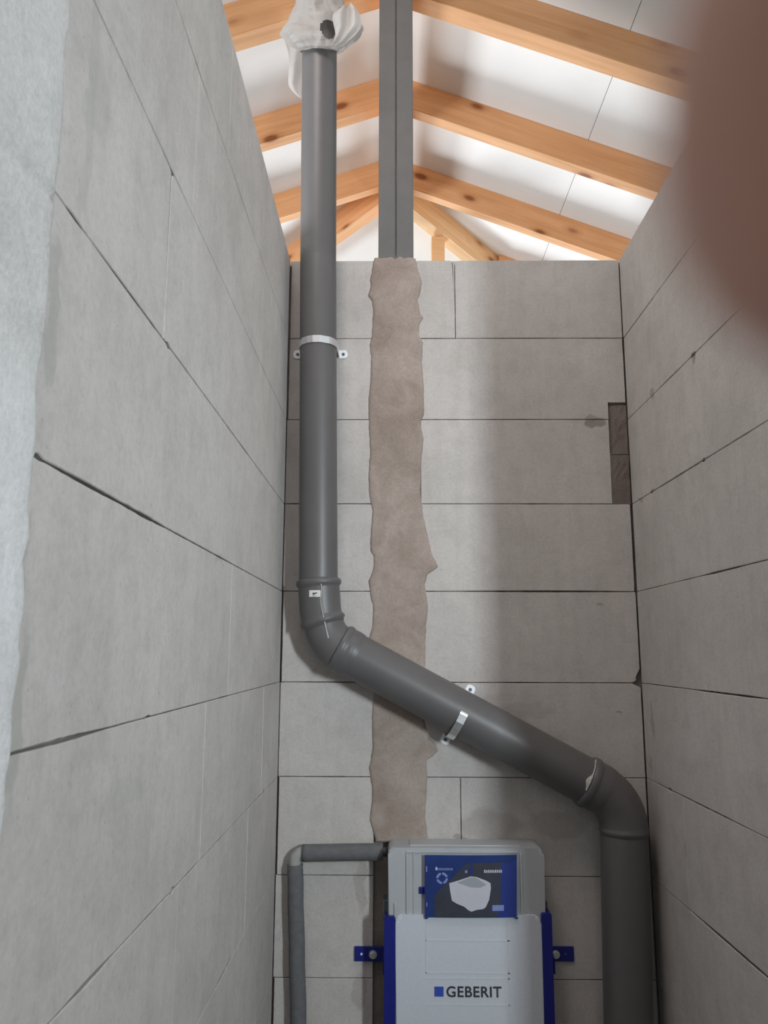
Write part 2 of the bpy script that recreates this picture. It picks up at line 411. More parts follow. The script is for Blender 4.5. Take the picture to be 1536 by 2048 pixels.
block_wall(bm, Vector((XL, D, 0)), Vector((1, 0, 0)), Vector((0, 0, 1)), Vector((0, -1, 0)), bl,
           wide=[(0, .12, 2.0, 2.0, .0006), (0.5, WB, 1.74, 1.76, .0016)],
           chips=[(WB - .003, 1.512, .022), (xj, 2.75, .012)], seed=3, chv=True)
box(bm, XL - 0.115, XR + 0.115, D + 0.012, D + 0.115, 0, 2.735, 1)
box(bm, XL + 0.001, XR - 0.001, D + 0.003, D + 0.115, 2.735, 2.7485, 0)
wb = struct(link('wall_back', bm, [M_back, M_joint]))

# brown mortar fill in the corner slot
bm = bmesh.new()
for (x0, x1, z0, z1, y) in ((0.6285, XR - .002, 2.0, 2.145, 0.003), (0.6285, XR - .002, 2.1475, 2.295, 0.0055)):
    rnd = random.Random(int(z0 * 100)); nn = 10
    g = [[bm.verts.new((x0 + (x1 - x0) * i / 6, D + y + rnd.uniform(-.0012, .0012) + (0.003 if z1 > 2.2 and i < 2 else 0), z0 + (z1 - z0) * j / nn)) for i in range(7)] for j in range(nn + 1)]
    for j in range(nn):
        for i in range(6): bm.faces.new((g[j][i], g[j][i + 1], g[j + 1][i + 1], g[j + 1][i]))
bmesh.ops.solidify(bm, geom=bm.faces[:], thickness=-0.004)
link('slot_mortar', bm, M_slot, wb)

# mortar-filled chase up the middle
left_px = [(748,520),(746,529),(740,561),(742,571),(736,592),(744,603),(746,620),(744,670),(739,691),(742,712),(741,761),(737,796),(737,831),(738,867),(740,902),(737,954),(738,990),(745,1021),(742,1060),(740,1099),(748,1113),(746,1141),(737,1162),(742,1200),(746,1209),(745,1253),(737,1278),(744,1330),(746,1387),(744,1442),(745,1494),(738,1537),(744,1578),(744,1600),(739,1640),(748,1668),(752,1688)]
right_px = [(830,514),(832,522),(837,543),(844,564),(840,589),(835,600),(841,628),(847,635),(839,649),(837,670),(846,684),(844,726),(848,779),(848,831),(840,845),(847,877),(842,937),(841,990),(846,1028),(855,1070),(863,1106),(877,1134),(856,1148),(849,1169),(853,1190),(856,1215),(852,1253),(850,1340),(849,1442),(857,1476),(872,1488),(876,1502),(864,1514),(853,1520),(854,1546),(854,1578),(850,1630),(857,1688)]
def edge_fn(px):
    pts = sorted([(onY(u, v, D).z, onY(u, v, D).x) for u, v in px])
    def f(z):
        if z <= pts[0][0]: return pts[0][1]
        for (z0, x0), (z1, x1) in zip(pts, pts[1:]):
            if z <= z1: return x0 + (x1 - x0) * (z - z0) / (z1 - z0 + 1e-9)
        return pts[-1][1]
    return f
fl, fr = edge_fn(left_px), edge_fn(right_px)
bm = bmesh.new(); nz, nx = 330, 24; z0, z1 = 1.085, 2.757; grid = []
for j in range(nz + 1):
    z = z0 + (z1 - z0) * j / nz; a = fl(z) + .002 * noise.noise(Vector((z * 60, 1, 2))); b = fr(z) + .002 * noise.noise(Vector((z * 60, 5, 2)))
    r_ = []
    for i in range(nx + 1):
        t_ = i / nx; x = a + (b - a) * t_
        e = min(t_, 1 - t_) * (b - a)
        th = 0.0026 * min(1, e / 0.006) + 0.0012 * noise.noise(Vector((x * 18, z * 9, 0))) + 0.0006 * noise.noise(Vector((x * 90, z * 90, 4)))
        zz = z + (0.006 * noise.noise(Vector((x * 70, 0, 9))) if j == nz else 0)
        r_.append(bm.verts.new((x, D - max(0.0002, th), zz)))
    grid.append(r_)
for j in range(nz):
    for i in range(nx):
        bm.faces.new((grid[j][i], grid[j][i + 1], grid[j + 1][i + 1], grid[j + 1][i])).smooth = True
bd = [grid[0], grid[-1], [g[0] for g in grid], [g[-1] for g in grid]]
for k, ln in enumerate(bd):
    bk = [bm.verts.new((v.co.x, D + 0.012, v.co.z)) for v in ln]
    for i in range(len(ln) - 1): bm.faces.new((ln[i], ln[i + 1], bk[i + 1], bk[i]))
# crumbly head of the fill on top of the wall, round the foot of the post
rnd = random.Random(8)
for k in range(46):
    x = rnd.uniform(-.060, .078); y = rnd.uniform(D + .001, D + .05)
    r = rnd.uniform(.004, .010)
    mm = Matrix.Translation((x, y, 2.748 + rnd.uniform(-.003, .004))) @ Matrix.Diagonal((1.2, 1, .6, 1))
    bmesh.ops.create_icosphere(bm, subdivisions=1, radius=r, matrix=mm)
bmesh.ops.recalc_face_normals(bm, faces=bm.faces[:])
link('mortar_fill', bm, M_mortar, wb)

# left wall: u = y, v = z ; normal +x
def jy(u, v): return onX(u, v, XL).y
Y0L = -4.0
bl = []
jt = {2.5: [1.35], 2.25: [0.62, 1.125], 2.0: [1.010, 1.62], 1.75: [0.55, 1.42], 1.5: [0.926, 1.525], 1.25: [0.62, 1.35, 1.95], 1.0: [1.222, 1.785],
      0.75: [1.0, 1.6], .5: [1.3, 1.9], .25: [1.0, 1.6], 0: [1.3]}
def yrow(v0, js, y_lo, y_hi):
    e = [y_lo]
    j = min(js)
    while j - 0.6 > y_lo: j -= 0.6; e.insert(1, j)
    e += [x for x in js if y_lo < x < y_hi]; e.append(y_hi)
    e = sorted(e)
    return [(e[i], e[i + 1], v0, v0 + .25) for i in range(len(e) - 1)]
for v0, js in jt.items(): bl += yrow(v0, js, Y0L, D - 0.0005)
bm = bmesh.new()
def span(a, b, z, extra, tol=.004):
    ya, yb = sorted((a, b)); return (ya, yb, z - tol, z + tol, extra)
block_wall(bm, Vector((XL, 0, 0)), Vector((0, 1, 0)), Vector((0, 0, 1)), Vector((1, 0, 0)), bl,
           wide=[span(jy(100, 930), jy(245, 1005), 1.75, .0022), span(jy(225, 1000), jy(330, 1060), 1.75, .0022), span(0.63, jy(220, 1460), 1.5, .0022),
                 span(jy(130, 410), jy(170, 465), 2.0, .002), span(jy(180, 480), jy(340, 700), 2.0, .0014),
                 span(jy(360, 20), jy(420, 200), 2.5, .002), span(jy(230, 1900), jy(130, 2010), 1.25, .002), span(jy(430, 1960), jy(470, 1890), 1.0, .0025)],
           chips=[(jy(75, 918), 1.75, .005), (jy(335, 700), 2.0, .007), (jy(300, 1430), 1.5, .006), (jy(345, 1765), 1.25, .008), (jy(527, 1572), 1.25, .010), (jy(345, 345), 2.25, .006)], seed=11, half=.0006)
box(bm, XL - 0.115, XL - 0.012, Y0L, D + 0.115, 0, 2.735, 1)
box(bm, XL - 0.115, XL - 0.003, Y0L, D + 0.115, 2.735, 2.7485, 0)
wl = struct(link('wall_left', bm, [M_left, M_joint]))

# plaster coat on the near end of the left wall
edge_px = [(132,0),(131,60),(122,110),(121,170),(118,240),(112,310),(104,370),(101,420),(94,470),(92,540),(90,580),(84,640),(80,700),(68,745),(64,790),(66,830),(62,900),(55,960),(49,1010),(50,1080),(40,1120),(42,1160),(40,1215),(30,1290),(32,1330),(22,1380),(17,1420),(15,1470),(13,1520),(4,1560),(2,1610),(-4,1660),(-14,1750),(-25,1900),(-36,2048)]
pe = sorted([(onX(u, v, XL).z, onX(u, v, XL).y) for u, v in edge_px])
def ye(z):
    if z <= pe[0][0]: return pe[0][1]
    if z >= pe[-1][0]: return pe[-1][1]
    for (za, ya), (zb, yb) in zip(pe, pe[1:]):
        if z <= zb: return ya + (yb - ya) * (z - za) / (zb - za + 1e-9)
bm = bmesh.new(); nz = 420; ys = [0, .0015, .004, .009, .018, .03, .045, .06, .08, .1, .125, .15, .18, .22, .3, .5, 1.0, 2.0, 4.4]
grid = []
for j in range(nz + 1):
    z = 0.002 + (2.75 - 0.002) * j / nz; e = ye(z) + .0016 * noise.noise(Vector((z * 90, 3, 3))) + .003 * noise.noise(Vector((z * 30, 8, 3)))
    r_ = []
    for i, s in enumerate(ys):
        y = max(e - s, -4.0 + 1e-3 * (len(ys) - i))
        th = (0.0002, .0028, .0050, .0062, .0068, .007)[min(i, 5)] + (0.0009 * noise.noise(Vector((y * 40, z * 22, 0))) + 0.0006 * noise.noise(Vector((y * 120, z * 90, 4))) if i else 0)
        # open joint showing through the coat
        zl_ = onX(0, 695, XL).z
        if 0 < i < 15:
            zj = 1.985 - (e - y) * 0.12
            th -= 0.004 * math.exp(-((z - zj) / 0.0035) ** 2)
        r_.append(bm.verts.new((XL + max(.0002, th), y, z)))
    grid.append(r_)
for j in range(nz):
    for i in range(len(ys) - 1):
        bm.faces.new((grid[j][i], grid[j][i + 1], grid[j + 1][i + 1], grid[j + 1][i])).smooth = True
bmesh.ops.recalc_face_normals(bm, faces=bm.faces[:])
link('plaster_coat', bm, M_plaster, wl)

# right wall: u = -y reversed so that the normal is -x
YE = 1.20
bl = []
jr = {2.5: [1.35], 2.25: [1.95], 2.0: [1.722], 1.75: [1.541], 1.5: [1.765], 1.25: [1.590], 1.0: [1.955, 1.4], 0.75: [1.661], .5: [1.9, 1.4], .25: [1.6], 0: [1.9]}
for v0, js in jr.items():
    e = sorted([YE] + js + [D - .0005])
    bl += [(-e[i + 1], -e[i], v0, v0 + .25) for i in range(len(e) - 1)]
bm = bmesh.new()
def jr_(u, v): return -onX(u, v, XR).y
block_wall(bm, Vector((XR, 0, 0)), Vector((0, -1, 0)), Vector((0, 0, 1)), Vector((-1, 0, 0)), bl,
           wide=[span(jr_(1536, 1392), jr_(1400, 1377), 1.5, .0016), span(jr_(1500, 1125), jr_(1400, 1150), 1.75, .0018), span(jr_(1330, 1580), jr_(1500, 1660), 1.25, .0014),
                 span(jr_(1536, 1740), jr_(1380, 1820), 1.0, .001), span(jr_(1310, 985), jr_(1420, 900), 2.0, .0012), span(-2.0, -1.3, 1.0, .0016)],
           chips=[(jr_(1386, 710), 2.25, .010), (jr_(1303, 983), 2.0, .008), (jr_(1340, 1577), 1.25, .008), (jr_(1405, 915), 2.0, .008)], seed=23, half=.0006)
box(bm, XR + 0.012, XR + 0.115, YE + 0.003, D + 0.115, 0, 2.735, 1)
box(bm, XR + 0.0142, XR + 0.115, YE + 0.0005, YE + 0.003, 0, 2.735, 0)
box(bm, XR + 0.003, XR + 0.115, YE + 0.0005, D + 0.115, 2.735, 2.7485, 0)
struct(link('wall_right', bm, [M_right, M_joint]))

# ------------------------------------------------------------------ roof timbers
def rafter(Y, width, side, length, name='rafter', x0=0.0, mat=None, slope=None, h=0.15):
    """a sloping beam starting at the ridge, local x along its length"""
    s = slope if slope is not None else (SR if side > 0 else SL)
    a = math.atan(s); bm = bmesh.new()
    c, sn = math.cos(a), math.sin(a)
    prof = [(0, 0), (length / c, 0), (length / c, h * c), (-h * sn, h * c)]
    pts = [Vector((p[0], -width / 2, p[1])) for p in prof]
    prism(bm, pts, Vector((0, width, 0)))
    bmesh.ops.recalc_face_normals(bm, faces=bm.faces[:])
    bmesh.ops.bevel(bm, geom=[e for e in bm.edges], offset=0.0025, segments=1, affect='EDGES')
    o = link(name, bm, mat or M_wood)
    return o, a
from mathutils import Euler
GR = 'sloping roof rafters under the white boards'
rows = [(2.624, 2.708), (3.268, 3.333), (3.897, 3.957)]
desc = [('right-hand rafter nearest the camera, cut by the top of the picture', 'left-hand rafter behind the plastic foil at the top'),
        ('middle of the three long right-hand rafters, seen halfway up', 'middle left-hand rafter with two dark knots beside the pipe'),
        ('lowest long right-hand rafter, meeting the top of the right block wall corner', 'third left-hand rafter down, just above the steep hip timber')]
for (ya, yb), (dr, dl) in zip(rows, desc):
    o, a = rafter((ya + yb) / 2, yb - ya, 1, 4.05); o.location = (0.001, (ya + yb) / 2, ZR); o.rotation_euler = (0, a, 0)
    tag(o, 'orange spruce beam, ' + dr, 'rafter', GR)
    o, a = rafter((ya + yb) / 2, yb - ya, -1, 4.05); o.location = (-0.001, (ya + yb) / 2, ZR); o.rotation_euler = Euler((0, a, math.pi))
    tag(o, 'orange spruce beam, ' + dl, 'rafter', GR)
# short jack rafters beyond the ridge end
Yj = 4.53
for sgn, s in ((1, SR), (-1, SL)):
    xs = (Yj - AY) * SH / s + 0.05
    o, a = rafter(Yj, 0.07, sgn, 3.4); o.location = (sgn * xs, Yj, ZR - s * xs)
    o.rotation_euler = Euler((0, a, 0 if sgn > 0 else math.pi))
    tag(o, ('short brown jack rafter just showing above the block wall right of the hip timber' if sgn > 0 else
            'short orange jack rafter just showing above the wall between left wall and pipe'), 'rafter', 'short jack rafters at the hip')
# hip rafters
for sgn, s, m_, lab in ((1, SR, M_wood2, 'pale hip rafter sloping steeply down right of the grey steel post'), (-1, SL, M_wood, 'steep hip rafter sloping down between grey pipe and grey steel post')):
    dv = Vector((sgn * 1.0, s / SH, -s)); hl = math.hypot(1, s / SH); L = hl * 3.8
    o, a = rafter(0, 0.08, 1, L, 'hip_rafter', mat=m_, slope=s / hl, h=0.155)
    o.location = (sgn * 0.02, AY + 0.02, ZR - 0.012); o.rotation_euler = Euler((0, a, math.atan2(dv.y, dv.x)))
    tag(o, lab, 'hip rafter', 'hip rafters at the far end of the ridge')
# ridge beam, carried by the steel post
bm = bmesh.new(); box(bm, -4.4, 4.1, -0.04, 0.04, -0.16, 0, 0, 0.003, 1)
o = link('ridge_beam', bm, M_wood); o.location = (0.004, 0, ZR - 0.002); o.rotation_euler = (0, 0, math.pi / 2)
o.location = (0.004, 0.0, ZR - 0.002)
tag(o, 'long ridge beam running away above the grey steel post, under the rafter tops', 'ridge beam')
# upright timber under the right hip
bm = bmesh.new(); box(bm, -0.038, 0.038, -0.038, 0.038, 0, ZR - 0.118, 0, 0.003, 1)
o = link('timber_post', bm, M_wood2); o.location = (0.262, 4.29, 0)
tag(o, 'pale upright timber post below the right hip rafter, just showing above the wall', 'post')

# ------------------------------------------------------------------ steel post
post = thing('steel_post', 'grey painted steel box post rising from the brown mortar strip to the ridge', 'steel post', loc=(0.009, D + 0.055, 2.74))
bm = bmesh.new()
for x0, x1 in ((-0.0535, -0.0004), (0.0004, 0.0535)):
    box(bm, x0, x1, -0.05, 0.05, 0.0, ZR - 0.162 - 2.74, 0, 0.0035, 3)
link('post_section', bm, M_steel, post)
bm = bmesh.new()
pth = [Vector((0.0003 * math.sin(i * 1.3) + 0.0016 * noise.noise(Vector((i * .7, 0, 0))), -0.0495, 0.005 + i * 0.02)) for i in range(64)]
tube(bm, pth, [0.0009 + 0.0012 * abs(noise.noise(Vector((i * .9, 2, 0)))) for i in range(64)], 8)
link('weld_seam', bm, M_weld, post)

# ------------------------------------------------------------------ waste pipe
YP = D - 0.070
def pp(u, v, y=YP): return onY(u, v, y)
root = pp(1257, 2048); root = Vector((root.x, YP, 0.0))
RU, RLw = 0.0528, 0.0600
pipe = thing('waste_pipe', 'thick grey plastic soil pipe running up, slanting across and down the back wall', 'pipe', loc=root)
def radii_for(path, fn):
    s = 0; out = []; prev = None
    tot = sum((path[i + 1] - path[i]).length for i in range(len(path) - 1))
    for p in path:
        if prev is not None: s += (p - prev).length
        out.append(fn(s, tot)); prev = p
    return out
def dens(path, step=0.0035):
    out = []
    for a, b in zip(path, path[1:]):
        n = max(1, int((b - a).length / step))
        out += [a.lerp(b, i / n) for i in range(n)]
    return out + [path[-1]]
def ringprof(s, s0, w, h):
    t = abs(s - s0) / (w / 2); return h * math.sqrt(max(0, 1 - t * t)) if t < 1 else 0
def piece(name, path, fn, parent=pipe, mat=None):
    bm = bmesh.new(); path = dens(path); tube(bm, path, radii_for(path, fn), 48)
    return local(link(name, bm, mat or M_pipe, parent), pipe)
# straight riser
topy = D - 0.115
riser = [pp(640, -60, topy), pp(636.5, 520, D - 0.068), pp(636.5, 1000), pp(637, 1172)]
piece('pipe_section', riser, lambda s, t: RU)
# first bend: socket with seal bead, slight turn, second bead
A, B, C, Dg = pp(637, 1158), pp(641, 1226), pp(658, 1284), pp(1240, 1597)
dirAB = (B - A).normalized(); dirBC = (C - B).normalized(); dirCD = (Dg - C).normalized()
f1 = fillet(A, B, C, 0.020, 8)
p1 = [A, A + (f1[0] - A) * .5] + f1 + [f1[-1] + dirBC * 0.014]
def fn1(s, t):
    r = RU + 0.0035
    r += ringprof(s, 0.011, 0.018, 0.0058)
    r += ringprof(s, t - 0.012, 0.016, 0.0055)
    if s < 0.0015: r -= 0.002
    return r
e1 = piece('pipe_bend', p1, fn1)
f2 = fillet(B, C, Dg, 0.036, 18)
p2 = [p1[-1] - dirBC * 0.01, p1[-1]] + f2 + [f2[-1] + dirCD * 0.012]
e2 = piece('pipe_bend', p2, lambda s, t: RU + 0.0010 + (RLw - RU) * (s / t))
# slanting pipe with its own socket at the upper end
q0 = f2[-1] - dirCD * 0.006
F = pp(1247, 1602); G = pp(1250, 1760)
f3 = fillet(C, F, G, 0.070, 22)
dirCF = (F - C).normalized()
q1 = f3[0] - dirCF * 0.01
def fn3(s, t):
    r = RLw
    if s < 0.052: r += 0.0028 * (1 if s < 0.044 else (0.052 - s) / 0.008)
    r += ringprof(s, 0.010, 0.016, 0.0035)
    r += ringprof(s, 0.032, 0.008, 0.0008)
    return r
piece('pipe_section', [q0, q1], fn3)
# lower bend: socket mouth on the slant, ring at the lower end
start = f3[0] - dirCF * 0.042
low_dir = (pp(1257, 2048) - G).normalized()
endp = f3[-1] + (G - f3[-1]).normalized() * 0.012
def fn4(s, t):
    r = RLw + 0.0030
    r += ringprof(s, 0.012, 0.020, 0.0040)
    if s > 0.050: r -= 0.0022 * min(1, (s - 0.050) / 0.01)
    r += ringprof(s, t - 0.010, 0.012, 0.0030)
    return r
e4 = piece('pipe_bend', [start] + f3 + [endp], fn4)
piece('pipe_section', [endp - low_dir * 0.01, pp(1250, 1760), pp(1257, 2048), Vector((pp(1257, 2048).x + 0.02, YP, 0.004))], lambda s, t: RLw)

# pale seam / scuff line and sticker on the bends
def surf_pt(c, ang, r):      # point on the camera side of the pipe
    return c + Vector((math.sin(ang), -math.cos(ang), 0)) * r
bm = bmesh.new()
def strip(bm, pts, w, nrm=Vector((0, -1, 0)), mi=0, t=0.0006):
    for i in range(len(pts) - 1):
        d = (pts[i + 1] - pts[i]).normalized(); s = d.cross(nrm).normalized()
        a0, a1 = w[i], w[i + 1]
        q = [pts[i] - s * a0, pts[i + 1] - s * a1, pts[i + 1] + s * a1, pts[i] + s * a0]
        vs = [bm.verts.new(v + nrm * t) for v in q]; vb = [bm.verts.new(v - nrm * t) for v in q]
        bm.faces.new(vs); bm.faces.new(vb[::-1])
        for k in range(4): bm.faces.new((vs[k], vb[k], vb[(k + 1) % 4], vs[(k + 1) % 4]))
def front(u, v, r): return onY(u, v, YP - r)
ln = [(642, 1160), (643, 1180), (641, 1200), (643, 1216), (648, 1237), (652, 1256), (657, 1276)]
strip(bm, [front(u, v, RU + .0034 + (.0036 if i == 1 else 0)) for i, (u, v) in enumerate(ln[:4])], [.0008, .0010, .0007, .0007])
strip(bm, [front(u, v, RU + .0064) for u, v in ln[3:5]], [.0008, .0012])
strip(bm, [front(u, v, RU + .0050) for u, v in ln[4:]], [.0011, .0013, .0018])
local(link('pale_seam', bm, M_scuff, pipe), pipe)
bm = bmesh.new()
c_ = pp(637, 1190); n_ = 7; w_ = 0.0155; h_ = 0.0088
cols = []
for i in range(n_ + 1):
    x = -w_ + 2 * w_ * i / n_ - 0.004; ang = math.asin(x / (RU + .0035))
    pt = surf_pt(c_, ang, RU + 0.0045); cols.append((bm.verts.new(pt + Vector((0, 0, -h_))), bm.verts.new(pt + Vector((0, 0, h_)))))
for i in range(n_): bm.faces.new((cols[i][0], cols[i + 1][0], cols[i + 1][1], cols[i][1]))
for x0, x1, z0, z1 in ((-.010, -.004, -.003, .002), (-.003, .001, -.001, .003), (.004, .0045, -.006, .006), (-.012, .000, -.0068, -.0058)):
    pa = surf_pt(c_, math.asin(x0 / .056), RU + .0049); pb = surf_pt(c_, math.asin(x1 / .056), RU + .0049)
    f = bm.faces.new([bm.verts.new(pa + Vector((0, 0, z0))), bm.verts.new(pb + Vector((0, 0, z0))), bm.verts.new(pb + Vector((0, 0, z1))), bm.verts.new(pa + Vector((0, 0, z1)))]); f.material_index = 1
stk = local(link('sticker', bm, [M_white, M_ink], e1), pipe); stk['label'] = 'small white printed sticker'
# pale lubricant smear at the lower bend's mouth
bm = bmesh.new()
sm = [(1191, 1523), (1190, 1540), (1188, 1553), (1184, 1563), (1178, 1572)]
wv = [.0010, .0012, .0034, .0038, .0008]
perp = dirCF.cross(Vector((0, 1, 0))).normalized()
if perp.z < 0: perp = -perp
ctr = start - dirCF * 0.0012
for i in range(22):
    a0 = math.radians(-18 + i * 4.0); a1 = a0 + math.radians(4.2)
    k = math.exp(-((i - 5) / 3.2) ** 2) * 0.010 + 0.0014
    q = []
    for a_, r_ in ((a0, RLw + .0002), (a1, RLw + .0002), (a1, RLw + .006), (a0, RLw + .006)):
        q.append(ctr + (perp * math.sin(a_) + Vector((0, -1, 0)) * math.cos(a_)) * r_)
    back = -dirCF * k
    vs = [bm.verts.new(q[0] + back * 1.0), bm.verts.new(q[1] + back * 1.0), bm.verts.new(q[2]), bm.verts.new(q[3])]
    bm.faces.new(vs)
local(link('lubricant_smear', bm, M_scuff, e4), pipe)

# ------------------------------------------------------------------ pipe clamps
def clamp(center, axis, R, yaw_bright, label, gap=0.0605):
    """saddle clamp round a pipe; local x across the pipe, local z along it, wall at local y=+gap"""
    ax = axis.normalized(); xx = Vector((0, 1, 0)).cross(ax).normalized()
    if xx.x < 0: xx = -xx
    ax = Vector((0, 1, 0)).cross(xx) * -1
    root = thing('pipe_clamp', label, 'pipe clamp', 'galvanised saddle clamps on the grey pipe', loc=center)
    M3 = Matrix((xx, Vector((0, 1, 0)), xx.cross(Vector((0, 1, 0))))).transposed().to_4x4()
    root.matrix_world = Matrix.Translation(center) @ M3
    bm = bmesh.new(); w = 0.0102; th = 0.0016; r = R + 0.001
    prof = [(-r - 0.001, gap - 0.002), (-r - 0.0005, 0.012)]
    for d in (-78, -52, -30, -12, 9, 12, 40, 46, 62, 80):      # slightly facetted band
        a = math.radians(d); prof.append((math.sin(a) * r / math.cos(math.radians(4)), -math.cos(a) * r / math.cos(math.radians(3))))
    prof += [(r + 0.0005, 0.012), (r + 0.001, gap - 0.002)]
    ring = []
    for i, (x, y) in enumerate(prof):
        a = prof[max(0, i - 1)]; b = prof[min(len(prof) - 1, i + 1)]
        t = Vector((b[0] - a[0], b[1] - a[1])).normalized(); nrm = Vector((-t.y, t.x)) * -1
        if nrm.dot(Vector((x, y))) < 0: nrm = -nrm
        o_ = (x + nrm.x * th, y + nrm.y * th)
        ring.append([bm.verts.new((x, y, -w)), bm.verts.new((x, y, w)), bm.verts.new((o_[0], o_[1], w)), bm.verts.new((o_[0], o_[1], -w))])
    for i in range(len(ring) - 1):
        for k in range(4): bm.faces.new((ring[i][k], ring[i][(k + 1) % 4], ring[i + 1][(k + 1) % 4], ring[i + 1][k]))
    bm.faces.new(ring[0][::-1]); bm.faces.new(ring[-1])
    bmesh.ops.recalc_face_normals(bm, faces=bm.faces[:])
    link('clamp_band', bm, M_zinc, root)
    for s in (-1, 1):
        bm = bmesh.new(); x0 = r + 0.0002; L = 0.0265; pts = []
        for x, z in ((0, -.0128), (0, .0128), (L - .007, .0128), (L - .002, .009), (L, .003), (L, -.003), (L - .002, -.009), (L - .007, -.0128)):
            pts.append(Vector((s * (x0 + x), gap - 0.003, z)))
        if s < 0: pts = pts[::-1]
        prism(bm, pts, Vector((0, 0.002, 0)))
        bmesh.ops.recalc_face_normals(bm, faces=bm.faces[:])
        t = link('fixing_tab', bm, M_zinc_l, root)
        bm = bmesh.new()
        bmesh.ops.create_cone(bm, cap_ends=True, segments=16, radius1=0.0048, radius2=0.0034, depth=0.003,
                              matrix=Matrix.Translation((s * (x0 + 0.0135), gap - 0.0048, 0)) @ Matrix.Rotation(math.pi / 2, 4, 'X'))
        link('screw', bm, M_dark, t)
    return root
gp = D - 0.0005
c1 = pp(636.5, 709, D - 0.0695)
c1.z = onY(636, 709, D - .002).z
clamp(c1, Vector((0, 0, 1)), RU, 20, 'galvanised clamp on the upright grey pipe below the wall top', gap=gp - c1.y)
c2 = pp(915, 1428)
cc = (onY(893, 1473, D) + onY(938, 1385, D)) / 2
c2 = Vector((cc.x, YP, cc.z))
clamp(c2, dirCF, RLw, 0, 'shiny galvanised clamp halfway along the slanting grey pipe', gap=gp - YP)

# ------------------------------------------------------------------ plastic foil over the pipe end
t = NT('thin_white_foil'); v = t.coords()
n1 = t.noise(v, 14, 5, 0.6, 1.2)
bp = t.n('ShaderNodeBump'); bp.inputs['Strength'].default_value = 0.55; bp.inputs['Distance'].default_value = 0.012; t.l(n1, bp.inputs['Height'])
t.l(bp.outputs[0], t.b.inputs['Normal'])
t.setup((0.56, 0.54, 0.52), 0.35)
tr = t.n('ShaderNodeBsdfTranslucent'); tr.inputs[0].default_value = (0.62, 0.59, 0.56, 1)
tp = t.n('ShaderNodeBsdfTransparent')
mx = t.n('ShaderNodeMixShader'); mx.inputs[0].default_value = 0.35; t.l(t.b.outputs[0], mx.inputs[1]); t.l(tr.outputs[0], mx.inputs[2])
mx2 = t.n('ShaderNodeMixShader'); mx2.inputs[0].default_value = 0.10; t.l(mx.outputs[0], mx2.inputs[1]); t.l(tp.outputs[0], mx2.inputs[2])
t.l(mx2.outputs[0], t.out.inputs[0]); M_foil = t.m
foil_y = D - 0.125
fo = thing('plastic_foil', 'crumpled translucent white plastic foil wrapped round the top of the pipe', 'plastic foil', loc=pp(636, 95, foil_y))
def foil_shell():
    """shell round the pipe; silhouette half widths measured left / right of the pipe axis"""
    bm = bmesh.new()
    kpx = (pp(736, 60, foil_y).x - pp(636, 60, foil_y).x) / 100
    rowsf = [(96, 38, 36, .9), (98, 42, 40, 1.0), (92, 50, 52, 1.1), (80, 66, 62, 1.15), (64, 80, 78, 1.2), (48, 76, 88, 1.15), (32, 66, 84, 1.1), (18, 58, 62, 1.15),
             (6, 51, 50, 1.15), (-10, 48, 46, 1.15), (-40, 47, 46, 1.15), (-90, 48, 48, 1.15)]
    seg = 120; R = []
    def lerp_rows(n):
        out = []
        for (a, b) in zip(rowsf, rowsf[1:]):
            for i in range(n): out.append(tuple(a[k] + (b[k] - a[k]) * i / n for k in range(4)))
        return out + [rowsf[-1]]
    for j, (v, lw, rw, dp) in enumerate(lerp_rows(9)):
        yc = D - 0.104; c = pp(637, v, yc - .055); c.y = yc; ring = []
        for k in range(seg):
            a = 2 * math.pi * k / seg
            w = (rw if math.cos(a) > 0 else lw) * kpx
            fold = 1 + 0.10 * noise.noise(Vector((math.cos(a) * 2.2, math.sin(a) * 2.2, v * .035))) + 0.05 * noise.noise(Vector((math.cos(a) * 6, math.sin(a) * 6, v * .05 + 4)))
            x = math.cos(a) * w * (fold if j > 5 else 1)
            y = math.sin(a) * 0.062 * dp * (fold if j > 5 else 1)
            if j > 5: y = max(y, -0.085)
            tilt = (c.z - ZC) * (y + .055) / c.y * 0.8
            ring.append(bm.verts.new((c.x + x, c.y + y, c.z + tilt + 0.006 * noise.noise(Vector((x * 20, y * 20, v * .1))))))
        R.append(ring)
    hx, hz = pp(657, 62, D - .165).x, pp(657, 62, D - .165).z
    for j in range(len(R) - 1):
        for k in range(seg):
            q = (R[j][k], R[j][(k + 1) % seg], R[j + 1][(k + 1) % seg], R[j + 1][k])
            c = sum((x.co for x in q), Vector()) / 4
            du, dz = (c.x - hx) / 0.023, (c.z - hz) / 0.033
            if c.y < D - .12 and du * du + dz * dz < 1: continue
            f = bm.faces.new(q); f.smooth = True
    for v in [v for v in bm.verts if not v.link_faces]: bm.verts.remove(v)
    return bm
o = local(link('foil_wrap', foil_shell(), M_foil, fo), fo)
o.data.transform(Matrix.Identity(4))
md = o.modifiers.new('smooth', 'SUBSURF'); md.levels = 1; md.render_levels = 1
# rolled hem at the lower rim
bm = bmesh.new(); pts = []
kpx = (pp(736, 60, foil_y).x - pp(636, 60, foil_y).x) / 100
c = pp(637, 96, D - .159); c.y = D - .104
for k in range(49):
    a = 2 * math.pi * k / 48; w = (41 if math.cos(a) > 0 else 43) * kpx
    pts.append(Vector((c.x + math.cos(a) * w * .95, c.y + math.sin(a) * .058, c.z + (c.z - ZC) * (math.sin(a) * .058 + .055) / c.y * 0.8 + .004 * math.sin(a * 3) + .002 * math.sin(a * 7) + (0.006 * abs(math.cos(a)) ** 3))))
tube(bm, pts, [0.0035 + .0012 * math.sin(k * .9) for k in range(49)], 10, side=Vector((0, 0, 1)))
local(link('foil_hem', bm, M_foil, fo), fo)
